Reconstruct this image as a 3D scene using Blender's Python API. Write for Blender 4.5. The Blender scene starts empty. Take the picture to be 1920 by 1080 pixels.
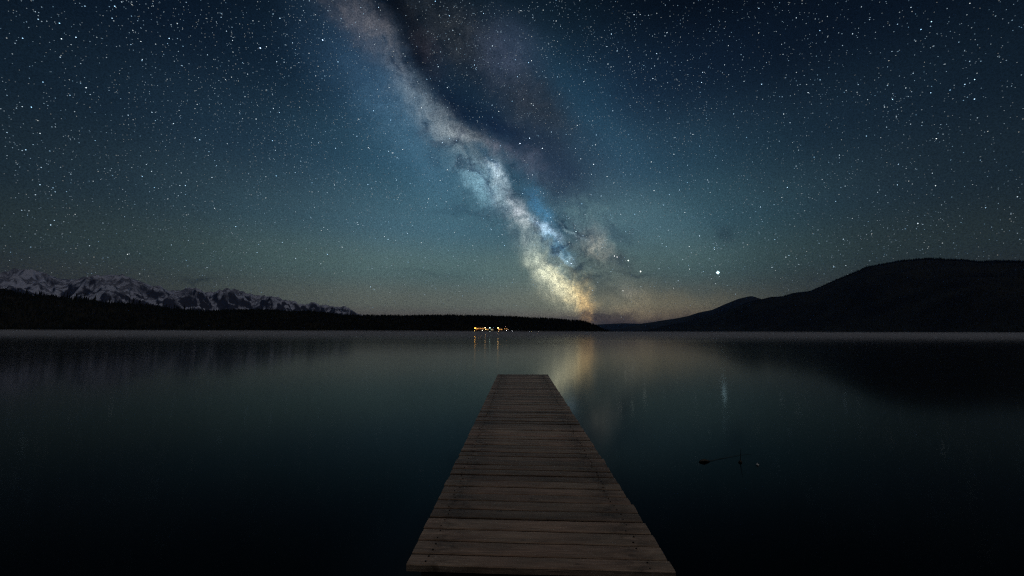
import bpy, bmesh, math, random
import numpy as np
from mathutils import Vector, Matrix, Euler, noise

random.seed(7); rng = np.random.default_rng(7)
SC = bpy.context.scene
COL = SC.collection

# ------------------------------------------------------------------ camera
FPX = 14 / 36 * 1920                     # focal length in photograph pixels
PITCH = math.atan(82 / FPX); ROLL = 0.0031
CAM_Z = 1.75                             # above the lake, 1.38 above the deck
cam_d = bpy.data.cameras.new('camera'); cam_d.lens = 14; cam_d.sensor_width = 36
cam_d.clip_start = 0.05; cam_d.clip_end = 120000
cam = bpy.data.objects.new('camera', cam_d); COL.objects.link(cam)
RM = Matrix.Rotation(math.pi / 2 + PITCH, 3, 'X') @ Matrix.Rotation(ROLL, 3, 'Z')
cam.matrix_world = Matrix.Translation((0, 0, CAM_Z)) @ RM.to_4x4()
SC.camera = cam

def ray(px, py):
    return (RM @ Vector((px - 960, 540 - py, -FPX))).normalized()
def az_el(px, py):
    d = ray(px, py); return math.atan2(d.x, d.y), d.z / math.hypot(d.x, d.y)

# ------------------------------------------------------------------ exposure
SC.view_settings.view_transform = 'Standard'; SC.view_settings.look = 'None'
SC.view_settings.exposure = 0.0; SC.view_settings.gamma = 1.0
SC.view_settings.use_curve_mapping = False
SC.render.engine = 'CYCLES'
SC.cycles.use_denoising = False
SC.cycles.max_bounces = 6; SC.cycles.volume_bounces = 0
SC.cycles.sample_clamp_indirect = 0.22; SC.cycles.sample_clamp_direct = 10.0
SC.cycles.filter_width = 1.2
SC.cycles.use_light_tree = False

# ------------------------------------------------------------------ added weak key light, no moon up, from behind on the right
SUN_EL, SUN_AZ = math.radians(60), math.radians(118)      # azimuth clockwise from +Y
sd = bpy.data.lights.new('added_key_light', 'SUN'); sd.energy = 0.29; sd.angle = math.radians(10); sd.color = (1.0, 0.87, 0.76)
so = bpy.data.objects.new('added_key_light', sd); COL.objects.link(so)
sv = Vector((math.sin(SUN_AZ) * math.cos(SUN_EL), math.cos(SUN_AZ) * math.cos(SUN_EL), math.sin(SUN_EL)))
so.rotation_euler = sv.to_track_quat('Z', 'Y').to_euler()
so.location = (4, -6, 8)

# ------------------------------------------------------------------ night sky (world)
W = bpy.data.worlds.new('World'); SC.world = W; W.use_nodes = True
NT = W.node_tree; NT.nodes.clear()
W.cycles.sampling_method = 'MANUAL'; W.cycles.sample_map_resolution = 512
def N(t, **k):
    n = NT.nodes.new(t)
    for a, b in k.items(): setattr(n, a, b)
    return n
def L(a, b): NT.links.new(a, b)
def vm(op, a, b=None, c=None):
    n = N('ShaderNodeVectorMath', operation=op)
    for i, v in enumerate((a, b, c)):
        if v is None: continue
        if hasattr(v, 'is_linked'): L(v, n.inputs[i])
        else: n.inputs[i].default_value = v
    return n.outputs['Value'] if op in ('DOT_PRODUCT', 'LENGTH') else n.outputs['Vector']
def mt(op, a, b=None, c=None, clamp=False):
    n = N('ShaderNodeMath', operation=op, use_clamp=clamp)
    for i, v in enumerate((a, b, c)):
        if v is None: continue
        if hasattr(v, 'is_linked'): L(v, n.inputs[i])
        else: n.inputs[i].default_value = v
    return n.outputs[0]
def scale(v, s):
    n = N('ShaderNodeVectorMath', operation='SCALE')
    L(v, n.inputs[0])
    if hasattr(s, 'is_linked'): L(s, n.inputs['Scale'])
    else: n.inputs['Scale'].default_value = s
    return n.outputs['Vector']
tc = N('ShaderNodeTexCoord'); DIR = vm('NORMALIZE', tc.outputs['Generated'])

def noise_tex(v, sc, det, rough=0.5, dist=0.0):
    n = N('ShaderNodeTexNoise'); L(v, n.inputs['Vector'])
    n.inputs['Scale'].default_value = sc; n.inputs['Detail'].default_value = det
    n.inputs['Roughness'].default_value = rough; n.inputs['Distortion'].default_value = dist
    return n
nz = noise_tex(DIR, 9.0, 6.0, 0.62)
warp = scale(vm('SUBTRACT', nz.outputs['Color'], (0.5, 0.5, 0.5)), 0.085)
WD = vm('ADD', DIR, warp)
nz2 = noise_tex(DIR, 24.0, 8.0, 0.68)
WD2 = vm('ADD', WD, scale(vm('SUBTRACT', nz2.outputs['Color'], (0.5, 0.5, 0.5)), 0.058))

def weight(src, px, py, a, b, ang, depth=0.9):
    """gaussian patch on the celestial sphere: centre, half sizes and tilt taken from star-map pixels"""
    t = math.radians(ang)
    c = ray(px, py)
    p1 = ray(px + 4 * math.cos(t), py + 4 * math.sin(t)); p2 = ray(px - 4 * math.sin(t), py + 4 * math.cos(t))
    s1 = (p1 - c).length / 4 * a; s2 = (p2 - c).length / 4 * b
    e1 = (p1 - c); e1 = (e1 - c * e1.dot(c)).normalized(); e2 = c.cross(e1)
    M = Matrix((e1, e2, c)).transposed()
    m = N('ShaderNodeMapping', vector_type='TEXTURE'); L(src, m.inputs['Vector'])
    m.inputs['Location'].default_value = c; m.inputs['Rotation'].default_value = M.to_euler('XYZ')
    m.inputs['Scale'].default_value = (s1, s2, depth)
    d = vm('DOT_PRODUCT', m.outputs[0], m.outputs[0])
    return mt('POWER', math.exp(-1), d)

# airglow: colour by height above the horizon
sep = N('ShaderNodeSeparateXYZ'); L(DIR, sep.inputs[0])
def lin(r, g, b):
    f = lambda c: (c / 255 / 12.92) if c <= 10 else ((c / 255 + .055) / 1.055) ** 2.4
    return (f(r), f(g), f(b), 1)
cr = N('ShaderNodeValToRGB'); cr.color_ramp.interpolation = 'EASE'
L(mt('MULTIPLY_ADD', sep.outputs['Z'], 1.0, 0.1), cr.inputs[0])   # position = sin(elevation) + 0.1
stops = [(0.00, (30, 30, 36)), (0.09, (46, 46, 58)), (0.115, (72, 68, 76)), (0.135, (98, 92, 87)), (0.17, (106, 110, 101)),
         (0.25, (88, 109, 109)), (0.36, (68, 96, 113)), (0.50, (50, 80, 105)), (0.64, (30, 54, 82)), (0.76, (14, 30, 50)), (1.0, (7, 15, 28))]
el = cr.color_ramp.elements
while len(el) < len(stops): el.new(0.5)
for e, (p, c) in zip(el, stops): e.position = p; e.color = lin(*c)
base = cr.outputs['Color']
# sky colour dims outward, lens falloff painted into it
fall = weight(DIR, 925, 490, 505, 385, 0, 3.0)
base = scale(base, mt('MULTIPLY_ADD', mt('POWER', fall, 1.3), 0.99, 0.035))
# large soft unevenness of the airglow
nb = noise_tex(DIR, 2.6, 3.0, 0.5)
base = scale(base, mt('MULTIPLY_ADD', nb.outputs['Fac'], 0.7, 0.67))

def tie(src, col):
    """evaluate the next patches only after COL is done (keeps the shader stack small)"""
    n = N('ShaderNodeVectorMath', operation='MULTIPLY_ADD'); L(col, n.inputs[0]); n.inputs[1].default_value = (1e-7,) * 3; L(src, n.inputs[2])
    return n.outputs['Vector']
def acc(col, src, lst):
    for i, (px, py, a, b, ang, rgb) in enumerate(lst):
        if i % 4 == 0 and (col or ORDER[-1]): src = tie(src, col or ORDER[-1])
        w = weight(src, px, py, a, b, ang)
        n = N('ShaderNodeVectorMath', operation='MULTIPLY_ADD')
        L(w, n.inputs[0]); n.inputs[1].default_value = rgb
        if col is None: n.inputs[2].default_value = (0, 0, 0)
        else: L(col, n.inputs[2])
        col = n.outputs['Vector']
    return col
def darken(col, src, lst):
    for i, (px, py, a, b, ang, rgb) in enumerate(lst):
        if i % 4 == 0: src = tie(src, col)
        w = weight(src, px, py, a, b, ang)
        n = N('ShaderNodeVectorMath', operation='MULTIPLY_ADD')
        L(w, n.inputs[0]); n.inputs[1].default_value = tuple(-x for x in rgb); n.inputs[2].default_value = (1, 1, 1)
        col = vm('MULTIPLY', col, n.outputs['Vector'])
    return col

ORDER = [None]
wide = acc(base, WD, [
    (700, 130, 190, 80, 55, (.012, .030, .060)), (770, 240, 140, 55, 55, (.013, .030, .046)),
    (860, 400, 230, 150, 40, (.008, .038, .042)), (1040, 130, 230, 120, 45, (.004, .012, .019)),
    (960, 85, 60, 50, 30, (.014, .017, .030)), (1100, 200, 140, 50, 42, (.004, .017, .025)),
    (1190, 420, 130, 60, 30, (.028, .050, .048)), (1330, 420, 190, 130, 20, (.008, .030, .034)),
    (1060, 555, 120, 55, 15, (.055, .055, .032)), (1250, 575, 130, 26, 0, (.085, .058, .022)),
    (1170, 535, 60, 40, 20, (.050, .045, .030)), (560, 480, 240, 120, 0, (.010, .024, .022)),
])
wide = darken(wide, WD, [
    (735, 10, 85, 26, 50, (.80, .76, .70)), (785, 105, 72, 26, 68, (.66, .68, .64)), (855, 195, 75, 27, 45, (.62, .58, .46)),
    (860, 90, 110, 60, 52, (.42, .46, .46)), (935, 235, 70, 26, 25, (.50, .45, .28)), (1000, 195, 90, 42, 35, (.20, .40, .45)),
    (1020, 285, 110, 42, 30, (.20, .38, .34)), (1060, 350, 60, 35, 40, (.35, .38, .26)), (1355, 440, 22, 16, 40, (.3, .3, .25)),
    (1150, 600, 150, 14, 0, (.45, .50, .38)),
])
ORDER.append(wide)
milky = acc(None, WD2, [
    (655, 25, 70, 26, 45, (.036, .030, .028)), (705, 65, 55, 24, 52, (.040, .034, .031)), (748, 130, 50, 18, 66, (.034, .034, .035)),
    (775, 190, 60, 24, 58, (.036, .044, .048)), (815, 225, 60, 26, 42, (.060, .064, .062)), (850, 250, 40, 22, 35, (.060, .062, .060)),
    (880, 258, 24, 12, -5, (.120, .120, .112)), (870, 290, 60, 30, 35, (.050, .050, .046)), (930, 280, 28, 14, 40, (.060, .050, .052)),
    (800, 95, 45, 26, 60, (.009, .007, .008)), (850, 55, 90, 50, 40, (.012, .013, .014)), (940, 110, 60, 34, 50, (.012, .014, .022)), (1000, 200, 90, 40, 40, (.010, .010, .011)), (985, 300, 50, 16, 35, (.026, .020, .024)),
    (898, 350, 44, 24, 50, (.120, .210, .250)), (930, 330, 36, 12, 62, (.330, .400, .430)), (915, 320, 20, 14, 60, (.100, .130, .150)),
    (935, 372, 34, 15, 52, (.100, .120, .130)), (973, 398, 30, 14, 62, (.300, .300, .310)), (985, 428, 34, 20, 60, (.120, .130, .120)),
    (1016, 392, 40, 15, 62, (.015, .080, .160)), (1024, 434, 30, 8, 36, (.340, .460, .560)), (1045, 462, 40, 10, 45, (.010, .070, .140)),
    (1072, 434, 26, 4, 32, (.130, .180, .190)), (1062, 488, 20, 4, 35, (.160, .260, .330)), (1118, 464, 34, 24, 40, (.180, .155, .115)),
    (1108, 408, 80, 26, 35, (.030, .050, .045)), (1010, 468, 42, 24, 58, (.090, .105, .090)), (1028, 502, 40, 24, 48, (.190, .200, .150)),
    (1045, 526, 46, 24, 46, (.380, .360, .245)), (1066, 538, 36, 18, 42, (.390, .325, .165)), (1088, 552, 26, 16, 55, (.430, .280, .090)),
    (1100, 574, 26, 13, 78, (.260, .135, .035)), (1172, 548, 24, 14, 30, (.070, .060, .045)), (1170, 576, 40, 12, 5, (.055, .040, .022)),
    (760, 250, 120, 40, 55, (.010, .018, .024)),
])
milky = darken(milky, WD2, [
    (905, 288, 34, 9, 42, (.75, .70, .62)), (922, 308, 26, 5, 72, (.7, .7, .65)), (914, 335, 34, 3.5, 76, (.55, .5, .45)),
    (868, 312, 60, 9, 28, (.45, .45, .45)), (960, 330, 50, 14, 60, (.5, .45, .35)), (1000, 372, 26, 10, 60, (.5, .4, .3)),
    (965, 416, 28, 4, -25, (.5, .5, .5)), (1058, 500, 40, 7, 48, (.55, .45, .3)), (1140, 540, 40, 18, 90, (.80, .72, .50)),
    (1092, 560, 12, 5, 60, (.4, .45, .5)), (1118, 462, 26, 3, 65, (.4, .4, .4)), (900, 385, 60, 5, 5, (.5, .5, .45)),
])
nw = noise_tex(WD, 30.0, 7.0, 0.68, 0.6)
milky = scale(milky, mt('MAXIMUM', mt('MULTIPLY_ADD', nw.outputs['Fac'], 5.0, -1.22), 0.16))
# unresolved star dust in the bright clouds
nd = noise_tex(DIR, 430.0, 1.0, 0.5)
dust = mt('MULTIPLY', mt('SUBTRACT', nd.outputs['Fac'], 0.5, clamp=False), 2.0)
dustf = mt('MAXIMUM', mt('ADD', dust, 1.0), 0.1)
milky = scale(milky, dustf)
total = vm('ADD', scale(wide, mt('MULTIPLY_ADD', dust, 0.55, 1.0)), milky)
# filaments of dust that branch through the band
ORDER.append(total)
band = acc(None, DIR, [(760, 130, 190, 60, 58, (.6,) * 3), (900, 300, 120, 60, 48, (.8,) * 3), (1040, 440, 150, 60, 50, (.8,) * 3), (1120, 480, 90, 60, 30, (.5,) * 3)])
nf = noise_tex(WD, 13.0, 9.0, 0.62, 1.6)
fil = mt('MULTIPLY', mt('SUBTRACT', nf.outputs['Fac'], 0.50), 7.0, clamp=True)
nv = N('ShaderNodeVectorMath', operation='MULTIPLY_ADD'); L(scale(band, fil), nv.inputs[0]); nv.inputs[1].default_value = (-.66, -.62, -.54); nv.inputs[2].default_value = (1, 1, 1)
total = vm('MULTIPLY', total, vm('MAXIMUM', nv.outputs['Vector'], (.3, .3, .35)))
# small dark clouds low in the sky
total = darken(total, WD2, [(1190, 512, 34, 5, 6, (.45, .42, .36)), (1155, 488, 26, 12, 30, (.42, .38, .30)), (1160, 435, 40, 12, 20, (.25, .25, .2)),
                            (1095, 440, 30, 10, 10, (.3, .3, .26)), (372, 522, 26, 4, 2, (.45, .42, .38)), (885, 395, 70, 9, 4, (.28, .26, .22)),
                            (800, 515, 60, 5, 2, (.15, .15, .13)), (1110, 592, 60, 2.5, 0, (.4, .4, .3))])
total = vm('MAXIMUM', total, (0.0, 0.0, 0.0))
bg1 = N('ShaderNodeBackground'); L(total, bg1.inputs['Color']); bg1.inputs['Strength'].default_value = 1.0
sky = N('ShaderNodeTexSky', sky_type='NISHITA', sun_disc=False, sun_elevation=SUN_EL, sun_rotation=SUN_AZ)
bg2 = N('ShaderNodeBackground'); L(sky.outputs[0], bg2.inputs['Color']); bg2.inputs['Strength'].default_value = 0.0004
ad = N('ShaderNodeAddShader'); L(bg1.outputs[0], ad.inputs[0]); L(bg2.outputs[0], ad.inputs[1])
wo = N('ShaderNodeOutputWorld'); L(ad.outputs[0], wo.inputs['Surface'])

# ------------------------------------------------------------------ helpers
def material(name, color=(.5, .5, .5), rough=0.7, spec=0.3):
    m = bpy.data.materials.new(name); m.use_nodes = True
    b = m.node_tree.nodes['Principled BSDF']
    b.inputs['Base Color'].default_value = (*color, 1); b.inputs['Roughness'].default_value = rough
    b.inputs['Specular IOR Level'].default_value = spec
    return m
def mnode(m, t, **k):
    n = m.node_tree.nodes.new(t)
    for a, b in k.items(): setattr(n, a, b)
    return n
def emission(name, color, strength, sampled=True):
    m = bpy.data.materials.new(name); m.use_nodes = True; nt = m.node_tree; nt.nodes.clear()
    e = nt.nodes.new('ShaderNodeEmission'); e.inputs[0].default_value = (*color, 1); e.inputs[1].default_value = strength
    o = nt.nodes.new('ShaderNodeOutputMaterial'); nt.links.new(e.outputs[0], o.inputs[0])
    m.cycles.emission_sampling = 'FRONT' if sampled else 'NONE'
    return m
def noisy(m, c1, c2, sc, det=4, coord='Object', stretch=(1, 1, 1), lo=0.35, hi=0.65):
    """two-tone procedural colour on a material"""
    nt = m.node_tree; b = nt.nodes['Principled BSDF']
    t = mnode(m, 'ShaderNodeTexCoord'); mp = mnode(m, 'ShaderNodeMapping'); mp.inputs['Scale'].default_value = stretch
    n = mnode(m, 'ShaderNodeTexNoise'); n.inputs['Scale'].default_value = sc; n.inputs['Detail'].default_value = det
    r = mnode(m, 'ShaderNodeValToRGB')
    r.color_ramp.elements[0].position = lo; r.color_ramp.elements[1].position = hi
    r.color_ramp.elements[0].color = (*c1, 1); r.color_ramp.elements[1].color = (*c2, 1)
    nt.links.new(t.outputs[coord], mp.inputs[0]); nt.links.new(mp.outputs[0], n.inputs['Vector'])
    nt.links.new(n.outputs['Fac'], r.inputs[0]); nt.links.new(r.outputs[0], b.inputs['Base Color'])
    return n
def link(name, me, mat=None, parent=None, label=None, cat=None, group=None, kind=None, loc=None, rotz=None):
    o = bpy.data.objects.new(name, me); COL.objects.link(o)
    if mat is not None and me is not None: me.materials.clear(); me.materials.append(mat)
    if parent is not None: o.parent = parent
    if label: o['label'] = label
    if cat: o['category'] = cat
    if group: o['group'] = group
    if kind: o['kind'] = kind
    if loc is not None: o.location = loc
    if rotz is not None: o.rotation_euler = (0, 0, rotz)
    return o
def from_arrays(name, V, F, smooth=False):
    me = bpy.data.meshes.new(name)
    V = np.asarray(V, dtype=np.float32); F = np.asarray(F, dtype=np.int32)
    k = F.shape[1]
    me.vertices.add(len(V)); me.vertices.foreach_set('co', V.ravel())
    me.loops.add(F.size); me.loops.foreach_set('vertex_index', F.ravel())
    me.polygons.add(len(F)); me.polygons.foreach_set('loop_start', np.arange(0, F.size, k, dtype=np.int32))
    me.polygons.foreach_set('use_smooth', np.full(len(F), smooth))
    me.update(calc_edges=True); me.validate()
    return me
def bm_mesh(name, bm, smooth=False):
    me = bpy.data.meshes.new(name)
    for f in bm.faces: f.smooth = smooth
    bm.to_mesh(me); bm.free(); return me
def add_box(bm, x0, x1, y0, y1, z0, z1, M=None):
    vs = [bm.verts.new((x, y, z)) for z in (z0, z1) for y in (y0, y1) for x in (x0, x1)]
    for q in ((0, 2, 3, 1), (4, 5, 7, 6), (0, 1, 5, 4), (2, 6, 7, 3), (0, 4, 6, 2), (1, 3, 7, 5)):
        bm.faces.new([vs[i] for i in q])
    if M is not None: bmesh.ops.transform(bm, matrix=M, verts=vs)
    return vs
def add_tube(bm, p0, p1, r0, r1, seg=10):
    d = (Vector(p1) - Vector(p0)); M = Matrix.Translation((Vector(p0) + Vector(p1)) / 2) @ d.to_track_quat('Z', 'Y').to_matrix().to_4x4()
    bmesh.ops.create_cone(bm, cap_ends=True, segments=seg, radius1=r0, radius2=r1, depth=d.length, matrix=M)

# ------------------------------------------------------------------ lake
m_water = material('lake_water', (.0006, .0009, .0013), .1, .05)
b = m_water.node_tree.nodes['Principled BSDF']; b.inputs['IOR'].default_value = 1.333 
nt = m_water.node_tree
t = mnode(m_water, 'ShaderNodeNewGeometry'); mp = mnode(m_water, 'ShaderNodeMapping'); mp.inputs['Scale'].default_value = (.010, .035, 1)
n = mnode(m_water, 'ShaderNodeTexNoise'); n.inputs['Scale'].default_value = 1.0; n.inputs['Detail'].default_value = 5
r = mnode(m_water, 'ShaderNodeMapRange'); r.inputs[1].default_value = .3; r.inputs[2].default_value = .7; r.inputs[3].default_value = .088; r.inputs[4].default_value = .118
nt.links.new(t.outputs['Position'], mp.inputs[0]); nt.links.new(mp.outputs[0], n.inputs['Vector'])
nt.links.new(n.outputs['Fac'], r.inputs[0]); nt.links.new(r.outputs[0], b.inputs['Roughness'])
me = from_arrays('lake_water', [(-30000, -9000, 0), (30000, -9000, 0), (30000, 40000, 0), (-30000, 40000, 0)], [(0, 1, 2, 3)])
link('lake_water', me, m_water, kind='structure', label='calm dark lake mirroring the night sky')

# ------------------------------------------------------------------ land forms
def profile(pts, extend):
    a = [az_el(*p) for p in pts] + [(math.radians(d), e) for d, e in extend]
    a.sort(); A = np.array([x for x, _ in a]); E = np.array([y for _, y in a])
    return lambda az: np.interp(az, A, E)
def fbm(x, y, s, octs=5, ridged=False, seed=0.0):
    out = np.zeros(x.shape); it = np.nditer([x, y], flags=['multi_index'])
    for xv, yv in it:
        v, amp, f = 0.0, 1.0, 1.0 / s
        for k in range(octs):
            q = noise.noise((float(xv) * f + seed, float(yv) * f - seed, 3.1 * k + seed))
            v += amp * ((0.5 - abs(q)) * 2 - 0.5 if ridged else q); amp *= 0.5; f *= 2.03
        out[it.multi_index] = v
    return out
def land(name, mat, prof, az0, az1, naz, r0f, r1f, rbf, nr, amp, ns, octs=5, ridged=False, power=1.0, cover=0.0, crest_amp=0.0, seed=0.0, label=''):
    """terrain strip: r0f(az) foot, r1f(az) crest, rbf(az) back foot. Crest stands where the skyline is."""
    az = np.radians(np.linspace(az0, az1, naz)); T = np.concatenate([np.linspace(0, 1, nr), np.linspace(1, 2, nr // 3 + 2)[1:]])
    AZ, TT = np.meshgrid(az, T, indexing='ij')
    R0, R1, RB = r0f(AZ), r1f(AZ), rbf(AZ)
    RR = np.where(TT <= 1, R0 + (R1 - R0) * TT, R1 + (RB - R1) * (TT - 1))
    X, Y = RR * np.sin(AZ), RR * np.cos(AZ)
    H1 = CAM_Z + R1 * prof(AZ) - cover
    t = np.where(TT <= 1, TT, 2 - TT)
    S = (t * t * (3 - 2 * t)) ** power
    nzv = fbm(X, Y, ns, octs, ridged, seed)
    Z = H1 * S + nzv * amp * (np.clip(t * 4, 0, 1)) * (np.clip((1 - t) * 2.2, 0, 1) + crest_amp)
    Z = np.where(t < 0.002, -2.0, Z)
    # nothing in front of the crest may stand above the line of sight to it
    lim = CAM_Z + RR * (prof(AZ) - cover / R1) * 0.985
    Z = np.where((TT != 1), np.minimum(Z, np.maximum(lim, 0.5)), Z)
    nt_ = len(T); V = np.stack([X, Y, Z], -1).reshape(-1, 3)
    i, j = np.meshgrid(np.arange(naz - 1), np.arange(nt_ - 1), indexing='ij'); a = (i * nt_ + j).ravel()
    F = np.stack([a, a + nt_, a + nt_ + 1, a + 1], -1)[:, ::-1]
    o = link(name, from_arrays(name, V, F, True), mat, kind='structure', label=label)
    def height(azv, tv):
        fi = (azv - az[0]) / (az[-1] - az[0]) * (naz - 1); ii = np.clip(np.round(fi).astype(int), 0, naz - 1)
        jj = np.clip(np.round(tv * (nr - 1)).astype(int), 0, nt_ - 1)
        return Z[ii, jj]
    return o, height

m_soil = material('forest_floor', (.03, .032, .025), .95, .1); noisy(m_soil, (.012, .012, .009), (.03, .03, .022), .02)
m_conifer = material('conifer_needles', (.035, .045, .03), .9, .1); noisy(m_conifer, (.010, .013, .009), (.028, .034, .022), .05)
m_mount = material('wooded_slope', (.05, .06, .05), .95, .1); noisy(m_mount, (.010, .013, .012), (.026, .030, .026), .004, 8)
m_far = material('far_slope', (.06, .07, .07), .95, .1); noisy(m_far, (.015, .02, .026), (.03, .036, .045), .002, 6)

# --- snow mountains far on the left
m_snow = material('snow_and_rock', (.8, .8, .82), .8, .2)
nt = m_snow.node_tree; bs = nt.nodes['Principled BSDF']
g = mnode(m_snow, 'ShaderNodeNewGeometry'); sx = mnode(m_snow, 'ShaderNodeSeparateXYZ'); nt.links.new(g.outputs['Normal'], sx.inputs[0])
sp = mnode(m_snow, 'ShaderNodeSeparateXYZ'); nt.links.new(g.outputs['Position'], sp.inputs[0])
mp = mnode(m_snow, 'ShaderNodeMapping'); mp.inputs['Scale'].default_value = (.0055, .0055, .0024); nt.links.new(g.outputs['Position'], mp.inputs[0])
n1 = mnode(m_snow, 'ShaderNodeTexNoise'); n1.inputs['Scale'].default_value = 1.0; n1.inputs['Detail'].default_value = 6; n1.inputs['Roughness'].default_value = .6
nt.links.new(mp.outputs[0], n1.inputs['Vector'])
def mm(op, a, b_, c=None, clamp=False):
    q = mnode(m_snow, 'ShaderNodeMath', operation=op, use_clamp=clamp)
    for i, v in enumerate((a, b_, c)):
        if v is None: continue
        if hasattr(v, 'is_linked'): nt.links.new(v, q.inputs[i])
        else: q.inputs[i].default_value = v
    return q.outputs[0]
hgt = mm('MULTIPLY_ADD', sp.outputs['Z'], 1 / 1100.0, -0.38)          # snow line height
s = mm('ADD', mm('MULTIPLY', hgt, 1.9), mm('MULTIPLY_ADD', n1.outputs['Fac'], 2.4, -1.10))
s = mm('ADD', s, mm('MULTIPLY_ADD', sx.outputs['Z'], 2.6, -1.72))
s = mm('MULTIPLY', s, 3.0, clamp=True)
mp2 = mnode(m_snow, 'ShaderNodeMapping'); mp2.inputs['Scale'].default_value = (.0034, .0022, .0020); mp2.inputs['Rotation'].default_value = (0, .5, 0); nt.links.new(g.outputs['Position'], mp2.inputs[0])
n2 = mnode(m_snow, 'ShaderNodeTexNoise'); n2.inputs['Scale'].default_value = 1.0; n2.inputs['Detail'].default_value = 7; n2.inputs['Roughness'].default_value = .62; n2.inputs['Distortion'].default_value = .8
nt.links.new(mp2.outputs[0], n2.inputs['Vector'])
rib = mm('MULTIPLY_ADD', mm('ABSOLUTE', mm('SUBTRACT', n2.outputs['Fac'], .5), 0), 13.0, .12, clamp=True)
s = mm('MULTIPLY', s, rib)
mx = mnode(m_snow, 'ShaderNodeMix', data_type='RGBA'); mx.inputs['A'].default_value = (.055, .058, .085, 1); mx.inputs['B'].default_value = (.56, .64, .86, 1)
nt.links.new(s, mx.inputs['Factor']); nt.links.new(mx.outputs['Result'], bs.inputs['Base Color'])
prof_snow = profile([(0, 513), (25, 508), (50, 506), (70, 507.5), (85, 514), (100, 520), (112, 526), (130, 529), (155, 522), (175, 516), (182, 515),
    (200, 519), (212, 517), (230, 515), (240, 520), (250, 527), (270, 531), (287, 536), (312, 541), (327, 547), (340, 544), (357, 539), (370, 541),
    (382, 547), (400, 549), (410, 544), (430, 541), (450, 545), (470, 551), (480, 553), (497, 554), (513, 556), (527, 560), (538, 565), (552, 565),
    (560, 570), (567, 571.5), (572, 569.5), (588, 568.5), (600, 574), (613, 573.5), (630, 575), (648, 576), (660, 581.5), (672, 589), (700, 600), (760, 612)],
    [(-58, .090), (-65, .075), (-72, .06), (-80, .03)])
cf = lambda v: (lambda az: np.full(az.shape, float(v)))
_ps = prof_snow
def jag(az):
    v = _ps(az); a1 = np.unique(az); k = np.array([noise.noise((a * 90, 3.3, 0)) * .0042 + noise.noise((a * 210, 7.3, 0)) * .0026 + abs(noise.noise((a * 480, 1.3, 0))) * .0026 for a in a1])
    return v + np.interp(az, a1, k) * np.clip((-.30 - az) / .12, .15, 1)
prof_snow = jag
land('snow_mountains', m_snow, prof_snow, -80, -14, 620, cf(9000), cf(12500), cf(17500), 150, 560, 1500, 7, True, .55, crest_amp=.0, seed=4.2,
     label='distant snow covered mountain range on the left')
prof_back = profile([(60, 520), (88, 514), (112, 523), (140, 524), (165, 523), (190, 517), (205, 515), (230, 516), (262, 527), (290, 538), (320, 546)], [(-60, .05), (-27, .02)])
land('back_ridge', m_snow, prof_back, -58, -28, 260, cf(15000), cf(16500), cf(19000), 24, 120, 900, 6, True, .7, seed=9.1,
     label='darker ridge behind the snow mountains')
# --- far blue ridges where the lake narrows
prof_a = profile([(1050, 612), (1110, 609), (1145, 607), (1170, 606), (1200, 607), (1230, 603), (1262, 603), (1300, 601)], [(-10, .004), (30, .03), (40, .02)])
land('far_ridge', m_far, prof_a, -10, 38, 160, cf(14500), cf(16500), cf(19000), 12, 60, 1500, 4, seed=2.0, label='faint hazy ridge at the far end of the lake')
prof_b = profile([(1120, 621), (1150, 617), (1172, 614), (1185, 611), (1210, 606), (1240, 601), (1265, 597.5), (1290, 592.5), (1310, 586), (1335, 581), (1360, 570),
    (1385, 560), (1405, 555.5), (1413, 555.6), (1427, 560.7), (1450, 570), (1500, 585)], [(45, .02)])
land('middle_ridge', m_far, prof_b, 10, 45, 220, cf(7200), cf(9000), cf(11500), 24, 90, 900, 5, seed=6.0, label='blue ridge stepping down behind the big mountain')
prof_c = profile([(1180, 622), (1230, 614), (1290, 602), (1340, 588), (1380, 574), (1410, 564), (1427, 560.7), (1446, 556.7), (1468, 555), (1487, 549), (1519, 545), (1546, 533),
    (1573, 521), (1600, 510), (1625, 499), (1660, 492), (1692, 486.5), (1736, 483), (1766, 484), (1806, 485.4), (1839, 489), (1866, 487), (1920, 488)],
    [(55, .150), (60, .16), (66, .14), (74, .10), (84, .06)])
r0c = lambda az: np.interp(az, np.radians([15, 25, 52, 84]), [6000, 4600, 3000, 2600])
r1c = lambda az: np.interp(az, np.radians([15, 25, 52, 84]), [7000, 6200, 5000, 4600])
mount_c, h_c = land('wooded_mountain', m_mount, prof_c, 14, 84, 520, r0c, r1c, lambda a: r1c(a) + 2500, 60, 110, 1100, 6, False, .8, cover=12, seed=1.0,
     label='big dark wooded mountain on the right shore')
# --- wooded shore: left hill, low middle shore, headland
F_PTS = [(0, 540), (20, 543), (40, 549), (75, 553), (92, 552), (112, 556), (140, 559), (175, 562), (200, 567), (225, 567), (262, 569), (287, 572), (325, 578),
    (362, 581), (395, 581), (437, 580), (480, 579), (513, 580), (547, 583), (580, 582), (597, 584), (622, 586), (640, 590), (672, 590), (705, 590), (763, 591),
    (800, 590), (850, 590), (900, 591), (960, 593), (985, 594), (1035, 596), (1060, 599), (1085, 600), (1100, 603), (1115, 608), (1127, 614), (1134, 618), (1150, 620), (1200, 621)]
prof_f = profile(F_PTS, [(-56, .135), (-62, .15), (-70, .13), (-80, .08), (19.5, .0), (21, .0)])
r0f = lambda az: np.interp(az, np.radians([-80, -52, -30, 0, 10, 14, 20]), [1750, 1650, 1480, 1400, 1430, 1560, 2300])
r1f = lambda az: r0f(az) + np.interp(az, np.radians([-80, -52, -30, 0, 12, 14, 20]), [800, 620, 420, 280, 200, 120, 60])
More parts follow.
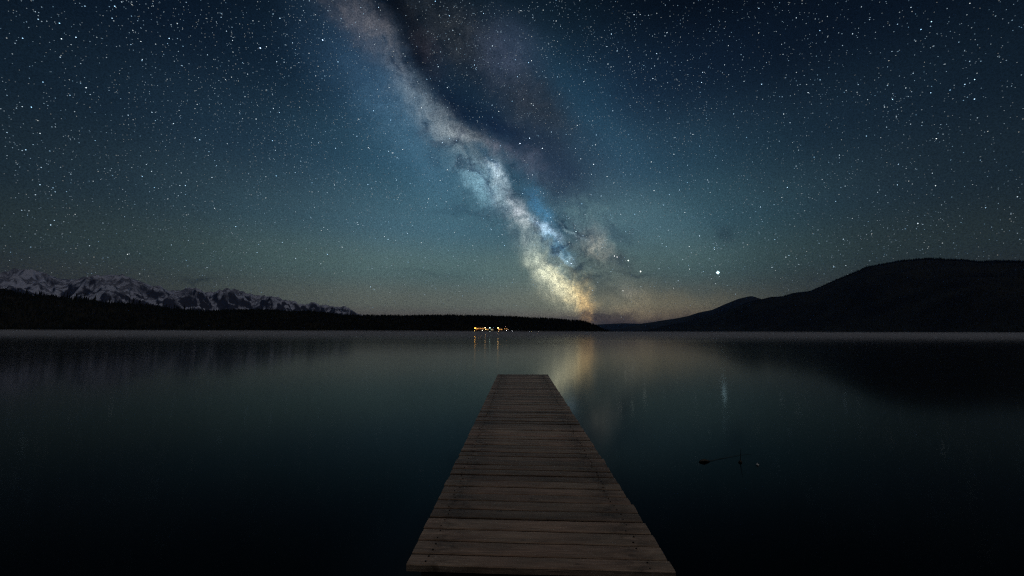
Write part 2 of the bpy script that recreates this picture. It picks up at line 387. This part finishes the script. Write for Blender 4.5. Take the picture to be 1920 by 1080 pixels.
shore, h_f = land('wooded_shore', m_soil, prof_f, -80, 20, 700, r0f, r1f, lambda a: r1f(a) + 500, 40, 14, 160, 4, False, .75, cover=11, seed=5.0,
     label='low dark wooded shore across the lake')

# ------------------------------------------------------------------ conifers
def tree_template(tiers, seg, rnd, skew=0.0):
    """unit-height spruce: trunk and ragged tiers of drooping boughs"""
    V, F = [], []
    def ring(z, r, n, jag):
        k = len(V)
        for i in range(n):
            a = 2 * math.pi * i / n; rr = r * (1 + jag * (rnd.random() - .5) * 2) * (1.0 if i % 2 == 0 else 1 - jag)
            V.append((rr * math.cos(a) + skew * z, rr * math.sin(a), z - (0.012 if i % 2 == 0 else 0)))
        return k
    a = ring(0, .016, 4, 0); k = len(V); V.append((skew * .5, 0, .5))
    for i in range(4): F.append((a + i, a + (i + 1) % 4, k))
    z0 = .07
    for q in range(tiers):
        f = q / tiers; r = .155 * (1 - f) ** .8 + .012; hh = (1 - z0) / tiers
        zb = z0 + q * hh; zt = min(1.0, zb + hh * 1.9)
        a = ring(zb, r * rnd.uniform(.8, 1.2), seg, .28); k = len(V); V.append((skew * zt, 0, zt))
        for i in range(seg): F.append((a + i, a + (i + 1) % seg, k))
        c = len(V); V.append((skew * zb, 0, zb + .03))
        for i in range(seg): F.append((a + (i + 1) % seg, a + i, c))
    return np.array(V), np.array(F)
rnd = random.Random(3)
FINE = [tree_template(rnd.randint(6, 8), 8, rnd, rnd.uniform(-.03, .03)) for _ in range(7)]
COARSE = [tree_template(3, 5, rnd) for _ in range(6)]
def forest(name, label, spots):
    """spots: x, y, z, height, width factor. one mesh: a wood nobody could count"""
    Vs, Fs, off = [], [], 0
    kinds = rng.integers(0, len(COARSE), len(spots)); ang = rng.uniform(0, 6.28, len(spots))
    for k in range(len(COARSE)):
        S = spots[kinds == k]; A = ang[kinds == k]
        if not len(S): continue
        V0, F0 = COARSE[k]
        c, s_ = np.cos(A)[:, None], np.sin(A)[:, None]
        w = (S[:, 3] * S[:, 4])[:, None]
        X = (V0[:, 0] * c - V0[:, 1] * s_) * w + S[:, 0:1]; Y = (V0[:, 0] * s_ + V0[:, 1] * c) * w + S[:, 1:2]
        Z = V0[:, 2] * S[:, 3:4] + S[:, 2:3]
        Vs.append(np.stack([X, Y, Z], -1).reshape(-1, 3))
        Fs.append((F0[None] + (np.arange(len(S)) * len(V0))[:, None, None]).reshape(-1, 3) + off); off += len(S) * len(V0)
    return link(name, from_arrays(name, np.concatenate(Vs), np.concatenate(Fs)), m_conifer, kind='stuff', label=label)
def scatter(n, az0, az1, t0, t1, r0, r1, hf, h0, h1, zoff=-1.0):
    az = np.radians(rng.uniform(az0, az1, n)); t = t0 + (t1 - t0) * rng.uniform(0, 1, n) ** .9
    rr = r0(az) + (r1(az) - r0(az)) * t
    z = hf(az, t) + zoff; keep = z > -.6
    H = h0 + (h1 - h0) * rng.beta(1.6, 3.2, n)
    return np.stack([rr * np.sin(az), rr * np.cos(az), np.maximum(z, 0), H, rng.uniform(.75, 1.25, n)], -1)[keep]
forest('shore_forest', 'dense dark conifer forest along the far shore', np.concatenate([
    scatter(15000, -62, 13.6, .015, 1.0, r0f, r1f, h_f, 8, 20), scatter(5000, -60, 12.5, .9, 1.06, r0f, r1f, h_f, 8, 19),
    scatter(3500, -60, 13.4, .008, .05, r0f, r1f, h_f, 7, 17), scatter(140, 13, 17, .05, 1.0, r0f, r1f, h_f, 2.5, 7)]))
forest('mountain_forest', 'dark conifer forest on the right mountain', np.concatenate([
    scatter(9000, 30, 62, .9, 1.02, r0c, r1c, h_c, 9, 24), scatter(9000, 20, 62, .01, .97, r0c, r1c, h_c, 9, 20)]))
# single trees that stand out on the skyline
fine_me = [from_arrays('spruce', *t_) for t_ in FINE]
for me_ in fine_me: me_.materials.append(m_conifer)
def skyline_trees(n, az0, az1, h0, h1, label, group, r0, r1, hf):
    for i in range(n):
        az = math.radians(az0 + (az1 - az0) * (i + rnd.random()) / n); t = rnd.uniform(.93, 1.0)
        a_ = np.array([az]); R = float(r0(a_)[0] + (r1(a_)[0] - r0(a_)[0]) * t); z = float(hf(a_, np.array([t]))[0]) - 1
        H = h0 + (h1 - h0) * rnd.betavariate(1.5, 3); wf = rnd.uniform(.65, 1.1)
        o = link('spruce_tree', fine_me[i % len(fine_me)], None, label=label, cat='tree', group=group, loc=(R * math.sin(az), R * math.cos(az), z), rotz=rnd.random() * 6.28)
        o.scale = (H * wf, H * wf, H)
skyline_trees(90, -52.5, -38, 15, 40, 'tall spruce spire rising from the wooded hill on the left below the snow mountains', 'spruces on the left hill skyline', r0f, r1f, h_f)
skyline_trees(120, -38, 1, 12, 23, 'spruce tip standing against the sky on the low middle shore', 'spruces on the middle shore skyline', r0f, r1f, h_f)
skyline_trees(30, 1, 12.5, 9, 17, 'small spruce on the crest of the headland right of the lights', 'spruces on the headland skyline', r0f, r1f, h_f)
skyline_trees(45, 41, 52.5, 14, 34, 'tiny spruce on the crest of the big right mountain', 'spruces on the right mountain skyline', r0c, r1c, h_c)

# ------------------------------------------------------------------ stars: one far shell of small glowing bodies
def oct_mesh(D, ang, col, R=45000.0):
    n = len(D); P = D * R; up = np.tile([0., 0., 1.], (n, 1))
    E1 = np.cross(D, up); E1 /= np.linalg.norm(E1, axis=1)[:, None]; E2 = np.cross(D, E1)
    r = (ang * R)[:, None]
    V = np.stack([P + E1 * r, P - E1 * r, P + E2 * r, P - E2 * r, P + D * r, P - D * r], 1).reshape(-1, 3)
    f = np.array([(0, 2, 4), (2, 1, 4), (1, 3, 4), (3, 0, 4), (2, 0, 5), (1, 2, 5), (3, 1, 5), (0, 3, 5)])
    F = (f[None] + (np.arange(n) * 6)[:, None, None]).reshape(-1, 3)
    me = from_arrays('stars', V, F)
    at = me.color_attributes.new('star_color', 'FLOAT_COLOR', 'POINT')
    C = np.concatenate([col, np.ones((n, 1))], 1); at.data.foreach_set('color', np.repeat(C, 6, 0).astype(np.float32).ravel())
    return me
n = 190000
z = rng.uniform(-.02, 1, n); ph = rng.uniform(-math.pi, math.pi, n); q = np.sqrt(1 - z * z)
D = np.stack([q * np.sin(ph), q * np.cos(ph), z], -1)
# the band's great circle: two points of its axis
pa, pb = Vector(ray(650, 0)), Vector(ray(1110, 590)); pole = np.array(pa.cross(pb).normalized())
bl = np.arcsin(np.clip(D @ pole, -1, 1))
dens = .50 + .5 * np.exp(-(bl / .42) ** 2)
clump = np.array([noise.noise(tuple(map(float, d * 14))) for d in D]); dens *= np.clip(.9 + .5 * clump, .5, 1.3)
def lobe(px, py, s): c = np.array(ray(px, py)); return np.exp(-((D - c) ** 2).sum(1) / s ** 2)
for (px, py, s_, k) in ((745, 20, .07, .8), (785, 105, .06, .6), (850, 190, .06, .5), (930, 235, .06, .5), (1020, 285, .09, .45), (1150, 500, .06, .5)):
    dens *= 1 - k * lobe(px, py, s_)
dens *= np.clip((z - .0) / .10, .12, 1)
keep = rng.uniform(0, 1, n) < dens * .62
D = D[keep]; n = len(D)
mag = rng.pareto(1.55, n) + 1.0                               # flux, power law
flux = np.minimum(mag, 24) * .037
flux *= np.clip((D[:, 2] + .02) / .16, .25, 1)
tint = np.clip(rng.normal(-.15, .5, n), -1, 1)
col = np.stack([.66 + .24 * tint, .86 + .04 * tint, 1.0 - .20 * tint], -1)
ang = .00082 * np.clip(flux / .15, .8, 1.0) * np.clip(flux / .9, 1, 1.9) ** .6
col = col * (flux / (ang / .00082) ** 2 * 2.4)[:, None]
# brightest ones by name of place: planet low on the right, and a few beside the band
B = [(1346, 511, .0040, (1.6, 2.6, 3.0)), (1201, 509, .0021, (1.8, 2.0, 1.8)), (1178, 488.5, .0020, (1.6, 2.0, 1.8)), (1152, 480, .0013, (2.2, 2.2, 2.2)),
     (1157, 482, .0013, (2.2, 2.2, 2.2)), (1071, 494, .0016, (1.4, 1.8, 2.4)), (1064, 490, .0014, (1.2, 1.6, 2.2)), (1018, 519, .0013, (1.6, 1.6, 1.5)),
     (975, 269, .0014, (1.5, 1.8, 2.2)), (993, 259, .0013, (1.4, 1.8, 2.2)), (1113, 308, .0012, (1.5, 1.8, 2.0)), (1017, 278, .0012, (1.5, 1.8, 2.0)),
     (1168, 545, .0017, (.9, .9, .8)), (1080, 434, .0014, (1.1, 1.6, 1.7)), (605, 75, .0014, (1.2, 1.6, 2.2)), (488, 90, .0014, (1.2, 1.6, 2.2))]
D = np.concatenate([D, [np.array(ray(x, y)) for x, y, _, _ in B]]); ang = np.concatenate([ang, [a for _, _, a, _ in B]]); col = np.concatenate([col, [c for *_, c in B]])
me = oct_mesh(D, ang, col)
m_star = bpy.data.materials.new('starlight'); m_star.use_nodes = True; nt = m_star.node_tree; nt.nodes.clear()
at = nt.nodes.new('ShaderNodeAttribute'); at.attribute_name = 'star_color'; e = nt.nodes.new('ShaderNodeEmission'); o = nt.nodes.new('ShaderNodeOutputMaterial')
e.inputs[1].default_value = 1.0; df = nt.nodes.new('ShaderNodeBsdfDiffuse'); df.inputs[0].default_value = (.9, .9, .9, 1); ads = nt.nodes.new('ShaderNodeAddShader')
nt.links.new(at.outputs['Color'], e.inputs[0]); nt.links.new(e.outputs[0], ads.inputs[0]); nt.links.new(df.outputs[0], ads.inputs[1]); nt.links.new(ads.outputs[0], o.inputs[0]); m_star.cycles.emission_sampling = 'NONE'
link('stars', me, m_star, kind='stuff', label='thousands of bright stars scattered over the night sky')

# ------------------------------------------------------------------ haze and the mist lying on the lake
def volume_mat(name, density, color, aniso=0.0):
    m = bpy.data.materials.new(name); m.use_nodes = True; nt = m.node_tree; nt.nodes.clear()
    v = nt.nodes.new('ShaderNodeVolumePrincipled'); v.inputs['Density'].default_value = density; v.inputs['Color'].default_value = (*color, 1)
    v.inputs['Anisotropy'].default_value = aniso
    o = nt.nodes.new('ShaderNodeOutputMaterial'); nt.links.new(v.outputs[0], o.inputs['Volume']); return m
bm = bmesh.new(); add_box(bm, -23000, 23000, -2000, 19500, -3, 2600)
link('haze', bm_mesh('haze', bm), volume_mat('haze_air', 2.0e-5, (.14, .38, 1.0)), kind='stuff', label='thin night haze over the lake')
def mist(y0, y1, h0, h1, low, density, seed):
    bm = bmesh.new(); gx, gy = 40, 40
    YS = [y0 * (y1 / y0) ** (j / gy) for j in range(gy + 1)]
    top, bot = {}, {}
    for i in range(gx + 1):
        for j in range(gy + 1):
            y = YS[j]; x = (i / gx - .5) * 2 * (60 + y * 1.55)
            edge = i in (0, gx) or j == 0
            h = (h0 + (h1 - h0) * j / gy) * (1 + .55 * noise.noise((x * .004, y * .008, 1.3 + seed)) + .35 * noise.noise((x * .015, y * .02, 4.3 + seed)))
            top[i, j] = bm.verts.new((x, y, low + max(.1, h if not edge else .2))); bot[i, j] = bm.verts.new((x, y, low))
    for i in range(gx):
        for j in range(gy):
            bm.faces.new((top[i, j], top[i + 1, j], top[i + 1, j + 1], top[i, j + 1]))
            bm.faces.new((bot[i, j], bot[i, j + 1], bot[i + 1, j + 1], bot[i + 1, j]))
    for i in range(gx):
        bm.faces.new((bot[i, 0], bot[i + 1, 0], top[i + 1, 0], top[i, 0])); bm.faces.new((top[i, gy], top[i + 1, gy], bot[i + 1, gy], bot[i, gy]))
    for j in range(gy):
        bm.faces.new((top[0, j], top[0, j + 1], bot[0, j + 1], bot[0, j])); bm.faces.new((bot[gx, j], bot[gx, j + 1], top[gx, j + 1], top[gx, j]))
    return link('mist', bm_mesh('mist', bm), volume_mat('lake_mist', density, (.84, .86, 1.0)), kind='stuff', label='thin bank of mist lying on the far water')
mist(90, 1375, .9, 1.0, .05, .015, 0.0)
mist(420, 1380, .8, 5.0, .04, .0010, 7.0)
mist(700, 1378, .5, 3.0, .03, .0016, 3.0)

# ------------------------------------------------------------------ the pier
m_wood = material('weathered_wood', (.2, .15, .12), .60, .35)
nt = m_wood.node_tree; bs = nt.nodes['Principled BSDF']
tcn = mnode(m_wood, 'ShaderNodeTexCoord'); oi = mnode(m_wood, 'ShaderNodeObjectInfo')
off = mnode(m_wood, 'ShaderNodeVectorMath', operation='SCALE'); off.inputs[0].default_value = (31, 17, 9); nt.links.new(oi.outputs['Random'], off.inputs['Scale'])
ad = mnode(m_wood, 'ShaderNodeVectorMath', operation='ADD'); nt.links.new(tcn.outputs['Object'], ad.inputs[0]); nt.links.new(off.outputs[0], ad.inputs[1])
def wn(sc, stretch, det, rough=.6, dist=0.):
    mp = mnode(m_wood, 'ShaderNodeMapping'); mp.inputs['Scale'].default_value = stretch; nt.links.new(ad.outputs[0], mp.inputs[0])
    q = mnode(m_wood, 'ShaderNodeTexNoise'); q.inputs['Scale'].default_value = sc; q.inputs['Detail'].default_value = det; q.inputs['Roughness'].default_value = rough
    q.inputs['Distortion'].default_value = dist; nt.links.new(mp.outputs[0], q.inputs['Vector']); return q.outputs['Fac']
def wr(v, a, b_, c, d):
    q = mnode(m_wood, 'ShaderNodeMapRange'); nt.links.new(v, q.inputs[0])
    for i, x in enumerate((a, b_, c, d)): q.inputs[i + 1].default_value = x
    return q.outputs[0]
def wm(op, a, b_):
    q = mnode(m_wood, 'ShaderNodeMath', operation=op)
    for i, v in enumerate((a, b_)):
        if hasattr(v, 'is_linked'): nt.links.new(v, q.inputs[i])
        else: q.inputs[i].default_value = v
    return q.outputs[0]
grain = wn(1, (5, 130, 60), 6, .65, .6); blot = wn(1, (2.2, 9, 9), 4, .6); knot = wn(1, (7, 22, 10), 3, .5); tintn = wn(1, (1.3, 2, 2), 2)
val = wm('MULTIPLY', wr(grain, .28, .72, .50, 1.40), wr(blot, .3, .7, .62, 1.25))
val = wm('MULTIPLY', val, wr(knot, .66, .76, 1.0, .35))
val = wm('MULTIPLY', val, wr(oi.outputs['Random'], 0, 1, .58, 1.28))
# damp dark staining round the nail lines near both ends
sxy = mnode(m_wood, 'ShaderNodeSeparateXYZ'); nt.links.new(tcn.outputs['Object'], sxy.inputs[0])
ax = wm('ABSOLUTE', wm('SUBTRACT', wm('ABSOLUTE', sxy.outputs['X'], 0), .60), 0)
near_line = wr(ax, .03, .19, 1, 0); stain = wr(wn(1, (9, 16, 10), 5, .65), .40, .62, 0, 1)
val = wm('MULTIPLY', val, wm('SUBTRACT', 1.0, wm('MULTIPLY', wm('MULTIPLY', near_line, stain), .55)))
cmx = mnode(m_wood, 'ShaderNodeMix', data_type='RGBA'); cmx.inputs['A'].default_value = (.300, .232, .180, 1); cmx.inputs['B'].default_value = (.305, .208, .158, 1)
nt.links.new(wr(tintn, .35, .65, 0, 1), cmx.inputs['Factor'])
sc_ = mnode(m_wood, 'ShaderNodeVectorMath', operation='SCALE'); nt.links.new(cmx.outputs['Result'], sc_.inputs[0]); nt.links.new(val, sc_.inputs['Scale'])
nt.links.new(sc_.outputs[0], bs.inputs['Base Color'])
bp = mnode(m_wood, 'ShaderNodeBump'); bp.inputs['Strength'].default_value = .6; bp.inputs['Distance'].default_value = .004
nt.links.new(grain, bp.inputs['Height']); nt.links.new(bp.outputs[0], bs.inputs['Normal'])
m_beam = material('wet_wood_gap_shade', (.05, .04, .034), .8, .2); noisy(m_beam, (.012, .010, .008), (.03, .024, .02), 8)  # wet beams; also the painted gap shade on plank sides
m_nail = material('rusty_nail', (.018, .014, .012), .6, .3)

DECK = 0.37; TH = 0.038
near, far = Vector((.165, 2.49)), Vector((.3575, 13.20))
axis = (far - near).normalized(); LEN = (far - near).length; right = Vector((axis.y, -axis.x))
pier = link('pier', None, label='narrow wooden plank pier running straight out into the lake', cat='pier', loc=(near.x, near.y, 0), rotz=-math.atan2(axis.x, axis.y))
# pier space: x to the right, y along the pier from its near end
def skew(y):
    return float(np.interp(y, [0, 1.5, 3.2, 6, 9, 11.2], [math.radians(v) for v in (-1.6, -2.1, -2.5, -1.2, .6, 1.9)]))
def plank_mesh(w, l, r_):
    """a sawn board: x length, y width, with slightly wavy edges, worn corners and a little cupping"""
    bm = bmesh.new(); nx = 9; rows = []
    sd_ = r_.random() * 50
    for i in range(nx + 1):
        x = -l / 2 + l * i / nx
        e0 = -w / 2 + .0035 * noise.noise((x * 2.2, sd_, 0)) ; e1 = w / 2 + .0035 * noise.noise((x * 2.2, sd_, 7))
        zz = .004 * noise.noise((x * 1.1, sd_, 13)); c = .0022
        ch = .0045 + .003 * abs(noise.noise((x * 6, sd_, 3)))
        prof_ = [(e0, -TH), (e0, -ch), (e0 + ch, 0), ((e0 + e1) / 2, c), (e1 - ch, 0), (e1, -ch), (e1, -TH)]
        rows.append([bm.verts.new((x, yy, z_ + zz)) for yy, z_ in prof_])
    for i in range(nx):
        for k in range(7):
            fc = bm.faces.new((rows[i][k], rows[i][(k + 1) % 7], rows[i + 1][(k + 1) % 7], rows[i + 1][k])); fc.material_index = 1 if k in (0, 1, 4, 5, 6) else 0  # grimy sides and chamfers painted dark, putting gap shade into the colour
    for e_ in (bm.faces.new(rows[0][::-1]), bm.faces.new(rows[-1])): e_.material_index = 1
    bmesh.ops.recalc_face_normals(bm, faces=bm.faces)
    return bm_mesh('plank', bm)
rp = random.Random(21); y = 0.0; nails = bmesh.new(); k = 0
Lx = lambda y_: (-.787 + .0, .787 + .0)
pitches = [.127, .160, .157, .170, .157, .156, .148, .156, .147, .148]
while y < LEN - .05:
    p = pitches[k] if k < len(pitches) else rp.uniform(.136, .158)
    gap = rp.choice([.014, .017, .020, .018, .026, .013]) if k > 12 else rp.choice([.014, .017, .021])
    w = p - gap; l = 1.575 + .05 * (y / LEN) + rp.uniform(-.005, .005); dx = rp.uniform(-.003, .003)
    if rp.random() < .12 and k > 4: l += rp.uniform(.004, .012); dx += rp.uniform(-.004, .008)
    yc = y + p / 2; a = skew(yc) + math.radians(rp.uniform(-.22, .22)); dz = rp.uniform(-.003, .004) + (.007 if rp.random() < .07 else 0) + (.012 if k == 26 else 0)
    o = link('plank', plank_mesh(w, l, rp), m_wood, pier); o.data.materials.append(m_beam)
    o.location = (dx, yc, DECK + dz); o.rotation_euler = (math.radians(rp.uniform(-.9, .9)), math.radians(rp.uniform(-.12, .12)), a)
    for sx_ in (-.66, 0.64):
        for sy in (-.28, .27):
            if rp.random() < .12: continue
            px_, py_ = sx_ + rp.uniform(-.02, .02), sy * w + rp.uniform(-.01, .01)
            q = Matrix.Rotation(a, 2) @ Vector((px_, py_))
            M = Matrix.Translation((dx + q.x, yc + q.y, DECK + dz + .0022))
            bmesh.ops.create_cone(nails, cap_ends=True, segments=8, radius1=.0065, radius2=.005, depth=.006, matrix=M)
    y += p; k += 1
link('nails', bm_mesh('nails', nails), m_nail, pier, kind='stuff')
for x_ in (-.66, -.17, .64):
    bm = bmesh.new(); add_box(bm, x_ - .04, x_ + .04, .03 if x_ != -.17 else -.055, LEN - .03, DECK - TH - .16, DECK - TH - .006); link('stringer', bm_mesh('stringer', bm), m_beam, pier)
for yv in (.10, 3.0, 5.8, 8.5, LEN - .12):
    bm = bmesh.new(); add_box(bm, -.74, .74, yv - .045, yv + .045, DECK - TH - .265, DECK - TH - .162); link('cross_beam', bm_mesh('cross_beam', bm), m_beam, pier)
    for x_ in (-.60, .60):
        bm = bmesh.new(); add_tube(bm, (x_, yv + .11, -1.2), (x_, yv + .11, DECK - TH - .02), .06, .056, 12); link('post', bm_mesh('post', bm, True), m_beam, pier)

# ------------------------------------------------------------------ things floating in the shallow water
m_drift = material('waterlogged_wood', (.035, .032, .028), .6, .4)
def chain(name, pts, radii, mat, **k):
    bm = bmesh.new(); rows = []; seg = 8
    P = [Vector(p) for p in pts]
    for i, p in enumerate(P):
        d = (P[min(i + 1, len(P) - 1)] - P[max(i - 1, 0)]).normalized(); e1 = d.cross(Vector((.1, .2, 1))).normalized(); e2 = d.cross(e1)
        rows.append([bm.verts.new(p + (e1 * math.cos(2 * math.pi * j / seg) + e2 * math.sin(2 * math.pi * j / seg)) * radii[i] * (1 + .15 * math.sin(3 * j + i))) for j in range(seg)])
    for i in range(len(P) - 1):
        for j in range(seg): bm.faces.new((rows[i][j], rows[i][(j + 1) % seg], rows[i + 1][(j + 1) % seg], rows[i + 1][j]))
    bm.faces.new(rows[0][::-1]); bm.faces.new(rows[-1]); bmesh.ops.recalc_face_normals(bm, faces=bm.faces)
    return link(name, bm_mesh(name, bm, True), mat, **k)
root = link('driftwood_branch', None, label='dark driftwood branch floating right of the pier with a trailing twig', cat='driftwood', loc=(2.62, 5.63, 0))
chain('stub', [(-.075, -.01, .0), (-.05, 0, .012), (0, .005, .018), (.05, .01, .010), (.085, .02, .0)], [.008, .016, .019, .013, .006], m_drift, parent=root)
chain('twig', [(.07, .02, .004), (.2, .09, .006), (.34, .16, .003), (.5, .23, .008), (.64, .30, .004), (.85, .36, .003)], [.0028, .0022, .002, .002, .0015, .001], m_drift, parent=root)
root = link('mooring_stake', None, label='thin dark stake standing in the water beside the floating branch', cat='stake', loc=(3.10, 5.62, 0))
chain('stick', [(0, 0, -.4), (.005, 0, .06), (.012, 0, .12), (.020, 0, .19)], [.004, .0035, .003, .002], m_drift, parent=root)
chain('knob', [(0, 0, -.03), (0, 0, -.005), (0, 0, .015), (0, 0, .026)], [.010, .021, .019, .008], m_drift, parent=root)
m_buoy = material('pale_float', (.75, .78, .8), .5, .4)
bm = bmesh.new(); bmesh.ops.create_uvsphere(bm, u_segments=16, v_segments=10, radius=.020); bmesh.ops.scale(bm, vec=(1, 1, .8), verts=bm.verts)
add_tube(bm, (0, 0, .012), (0, 0, .026), .004, .003, 8)
link('fishing_float', bm_mesh('fishing_float', bm, True), m_buoy, label='tiny pale float on the dark water right of the thin stake', cat='float', loc=(3.265, 5.51, .004))

# ------------------------------------------------------------------ lit lakeside settlement on the far shore
m_wall = material('timber_wall', (.32, .22, .13), .8); noisy(m_wall, (.26, .17, .10), (.38, .27, .17), .8, stretch=(.2, .2, 4))
m_pale = material('pale_wall', (.6, .56, .48), .8); noisy(m_pale, (.5, .46, .40), (.66, .62, .54), .8)
m_roof = material('dark_roof', (.06, .055, .055), .8); noisy(m_roof, (.04, .04, .04), (.08, .07, .07), 1.5)
m_metal = material('dark_metal', (.05, .05, .05), .5)
m_ground = material('gravel_bank', (.16, .15, .13), .95); noisy(m_ground, (.11, .10, .09), (.2, .19, .16), .5)
g_warm = emission('lit_window_warm', (1.0, .46, .12), 4.0, False); g_white = emission('lit_window_white', (.95, .85, .62), 1.4, False)
def at(px, py, R):
    d = ray(px, py); k_ = R / math.hypot(d.x, d.y); return Vector((d.x * k_, d.y * k_, CAM_Z + d.z * k_))
def building(px, R, w, d, h, rh, z, name, label, wall, porch, glow, wins):
    p = at(px, 621, R); o = link(name, None, label=label, cat='building', loc=(p.x, p.y, z), rotz=-math.atan2(p.x, p.y))
    bm = bmesh.new(); add_box(bm, -w / 2, w / 2, 0, d, -3, h); link('wall', bm_mesh('wall', bm), wall, o)
    bm = bmesh.new(); e = .9       # gable roof, ridge along x
    A = [bm.verts.new(v) for v in ((-w / 2 - e, -e, h - .25), (w / 2 + e, -e, h - .25), (w / 2 + e, d + e, h - .25), (-w / 2 - e, d + e, h - .25), (-w / 2 - e, d / 2, h + rh), (w / 2 + e, d / 2, h + rh))]
    for q in ((0, 1, 5, 4), (2, 3, 4, 5), (0, 4, 3), (1, 2, 5), (3, 2, 1, 0)): bm.faces.new([A[i] for i in q])
    rf = link('roof', bm_mesh('roof', bm), m_roof, o)
    bm = bmesh.new(); add_box(bm, w * .22, w * .22 + .9, d * .5 - .4, d * .5 + .5, h + rh * .3, h + rh + 1.1); link('chimney', bm_mesh('chimney', bm), m_roof, rf)
    bm = bmesh.new(); add_box(bm, -.5, .5, -.06, .02, -.1, 2.0); link('door', bm_mesh('door', bm), m_roof, o)
    for x_ in wins:
        bm = bmesh.new(); add_box(bm, x_ - .75, x_ + .75, -.08, .04, h - 2.1, h - .7); wd = link('window', bm_mesh('window', bm), m_pale, o)
        bm = bmesh.new(); add_box(bm, x_ - .62, x_ + .62, -.11, -.082, h - 1.98, h - .82); link('pane', bm_mesh('pane', bm), glow, wd)
    if porch:
        bm = bmesh.new(); add_box(bm, -w / 2, w / 2, -2.6, -.9, h - .5, h - .35)
        for i in range(5): x_ = -w / 2 + .2 + (w - .4) * i / 4; add_box(bm, x_ - .09, x_ + .09, -2.5, -2.3, -2, h - .5)
        link('porch', bm_mesh('porch', bm), wall, o)
    return o
def zat(py, R, px=910): return at(px, py, R).z
building(899.5, 1392, 28, 9, 4.6, 3.2, zat(616.5, 1392) - 1.5, 'lodge', 'long timber lodge with a lit porch between the two left lamps across the lake', m_wall, True, g_warm, (-11, -7, -3, 3.4, 7.4, 11.4))
building(913.5, 1388, 9, 7, 4.2, 2.6, zat(619, 1388), 'small_cabin', 'small timber cabin lit orange between the second and third lamps', m_wall, False, g_warm, (-3, 2.6))
building(922.5, 1394, 9, 7, 3.6, 2.4, zat(618.5, 1394), 'boathouse', 'low pale boathouse just right of the cool white lamp', m_pale, False, g_white, (-2.6, 2.6))
building(938.0, 1390, 14, 8, 4.4, 3.0, zat(619, 1390), 'timber_cabin', 'timber cabin glowing orange under the rightmost tall lamp', m_wall, True, g_warm, (-5, -1.8, 2.6, 5.4))
building(948.5, 1398, 11, 8, 4.6, 2.8, zat(618.2, 1398), 'dim_cabin', 'dim reddish cabin at the right end of the settlement', m_wall, False, g_warm, (-3.6, 3.2))
def lamp(px, py, R, radius, color, power, label, zbase=1.0, group=None):
    p = at(px, py, R); o = link('street_lamp', None, label=label, cat='lamp', loc=(p.x, p.y, zbase))
    h = p.z - zbase
    bm = bmesh.new(); add_tube(bm, (0, 0, -2), (0, 0, h - radius * .9), .16, .10, 8); link('pole', bm_mesh('pole', bm, True), m_metal, o)
    bm = bmesh.new(); bmesh.ops.create_icosphere(bm, subdivisions=(1 if radius > .7 else 2), radius=radius, matrix=Matrix.Translation((0, 0, h)))
    link('globe', bm_mesh('globe', bm, True), emission('lamp_glow', color, power, power > 25), o)
    bm = bmesh.new(); bmesh.ops.create_cone(bm, cap_ends=True, segments=12, radius1=radius * .8, radius2=radius * .2, depth=radius * .4, matrix=Matrix.Translation((0, 0, h + radius * 1.25)))
    link('lamp_cap', bm_mesh('lamp_cap', bm), m_metal, o)
    return o
lamp(890.7, 615.2, 1386, 1.5, (1.0, .46, .06), 60, 'tall amber lamp, brightest and leftmost of the lights across the lake')
lamp(909.7, 614.6, 1384, 1.3, (1.0, .60, .24), 34, 'tall warm white lamp, second from left across the lake')
lamp(918.6, 614.6, 1384, 1.1, (.62, .95, .82), 26, 'tall cool greenish white lamp, third from left across the lake')
lamp(933.8, 614.8, 1384, 1.5, (1.0, .58, .20), 60, 'tall warm lamp, rightmost of the four tall ones across the lake')
for (px, py, r_, c_, pw, lb) in ((890.2, 620.4, .55, (1.0, .62, .14), 22, 'low amber lamp at the water under the leftmost tall lamp'),
        (904.4, 619.4, .55, (1.0, .92, .74), 14, 'low white lamp on the shore in front of the lodge'),
        (910.0, 617.6, .6, (1.0, .72, .22), 16, 'low yellow lamp just below the second tall lamp'),
        (919.1, 621.3, .55, (.85, 1.0, .92), 16, 'low white lamp at the water under the cool lamp'),
        (934.4, 621.4, .6, (1.0, .66, .30), 20, 'low warm lamp at the water under the rightmost tall lamp'),
        (922.0, 618.4, .45, (.6, .9, .5), 5, 'small greenish lamp beside the pale boathouse'),
        (948.0, 612.6, .42, (1.0, .45, .40), 5, 'faint reddish lamp above the dim cabin'),
        (949.4, 619.6, .5, (.95, .92, 1.0), 14, 'small white lamp in front of the dim cabin'),
        (952.6, 617.6, .4, (1.0, .70, .5), 5, 'small warm lamp to the right of the dim cabin'),
        (960.3, 620.6, .5, (.90, .94, 1.0), 22, 'small white lamp standing alone at the right end of the lights')):
    o = lamp(px, py, 1380, r_, c_, pw, lb, .3)
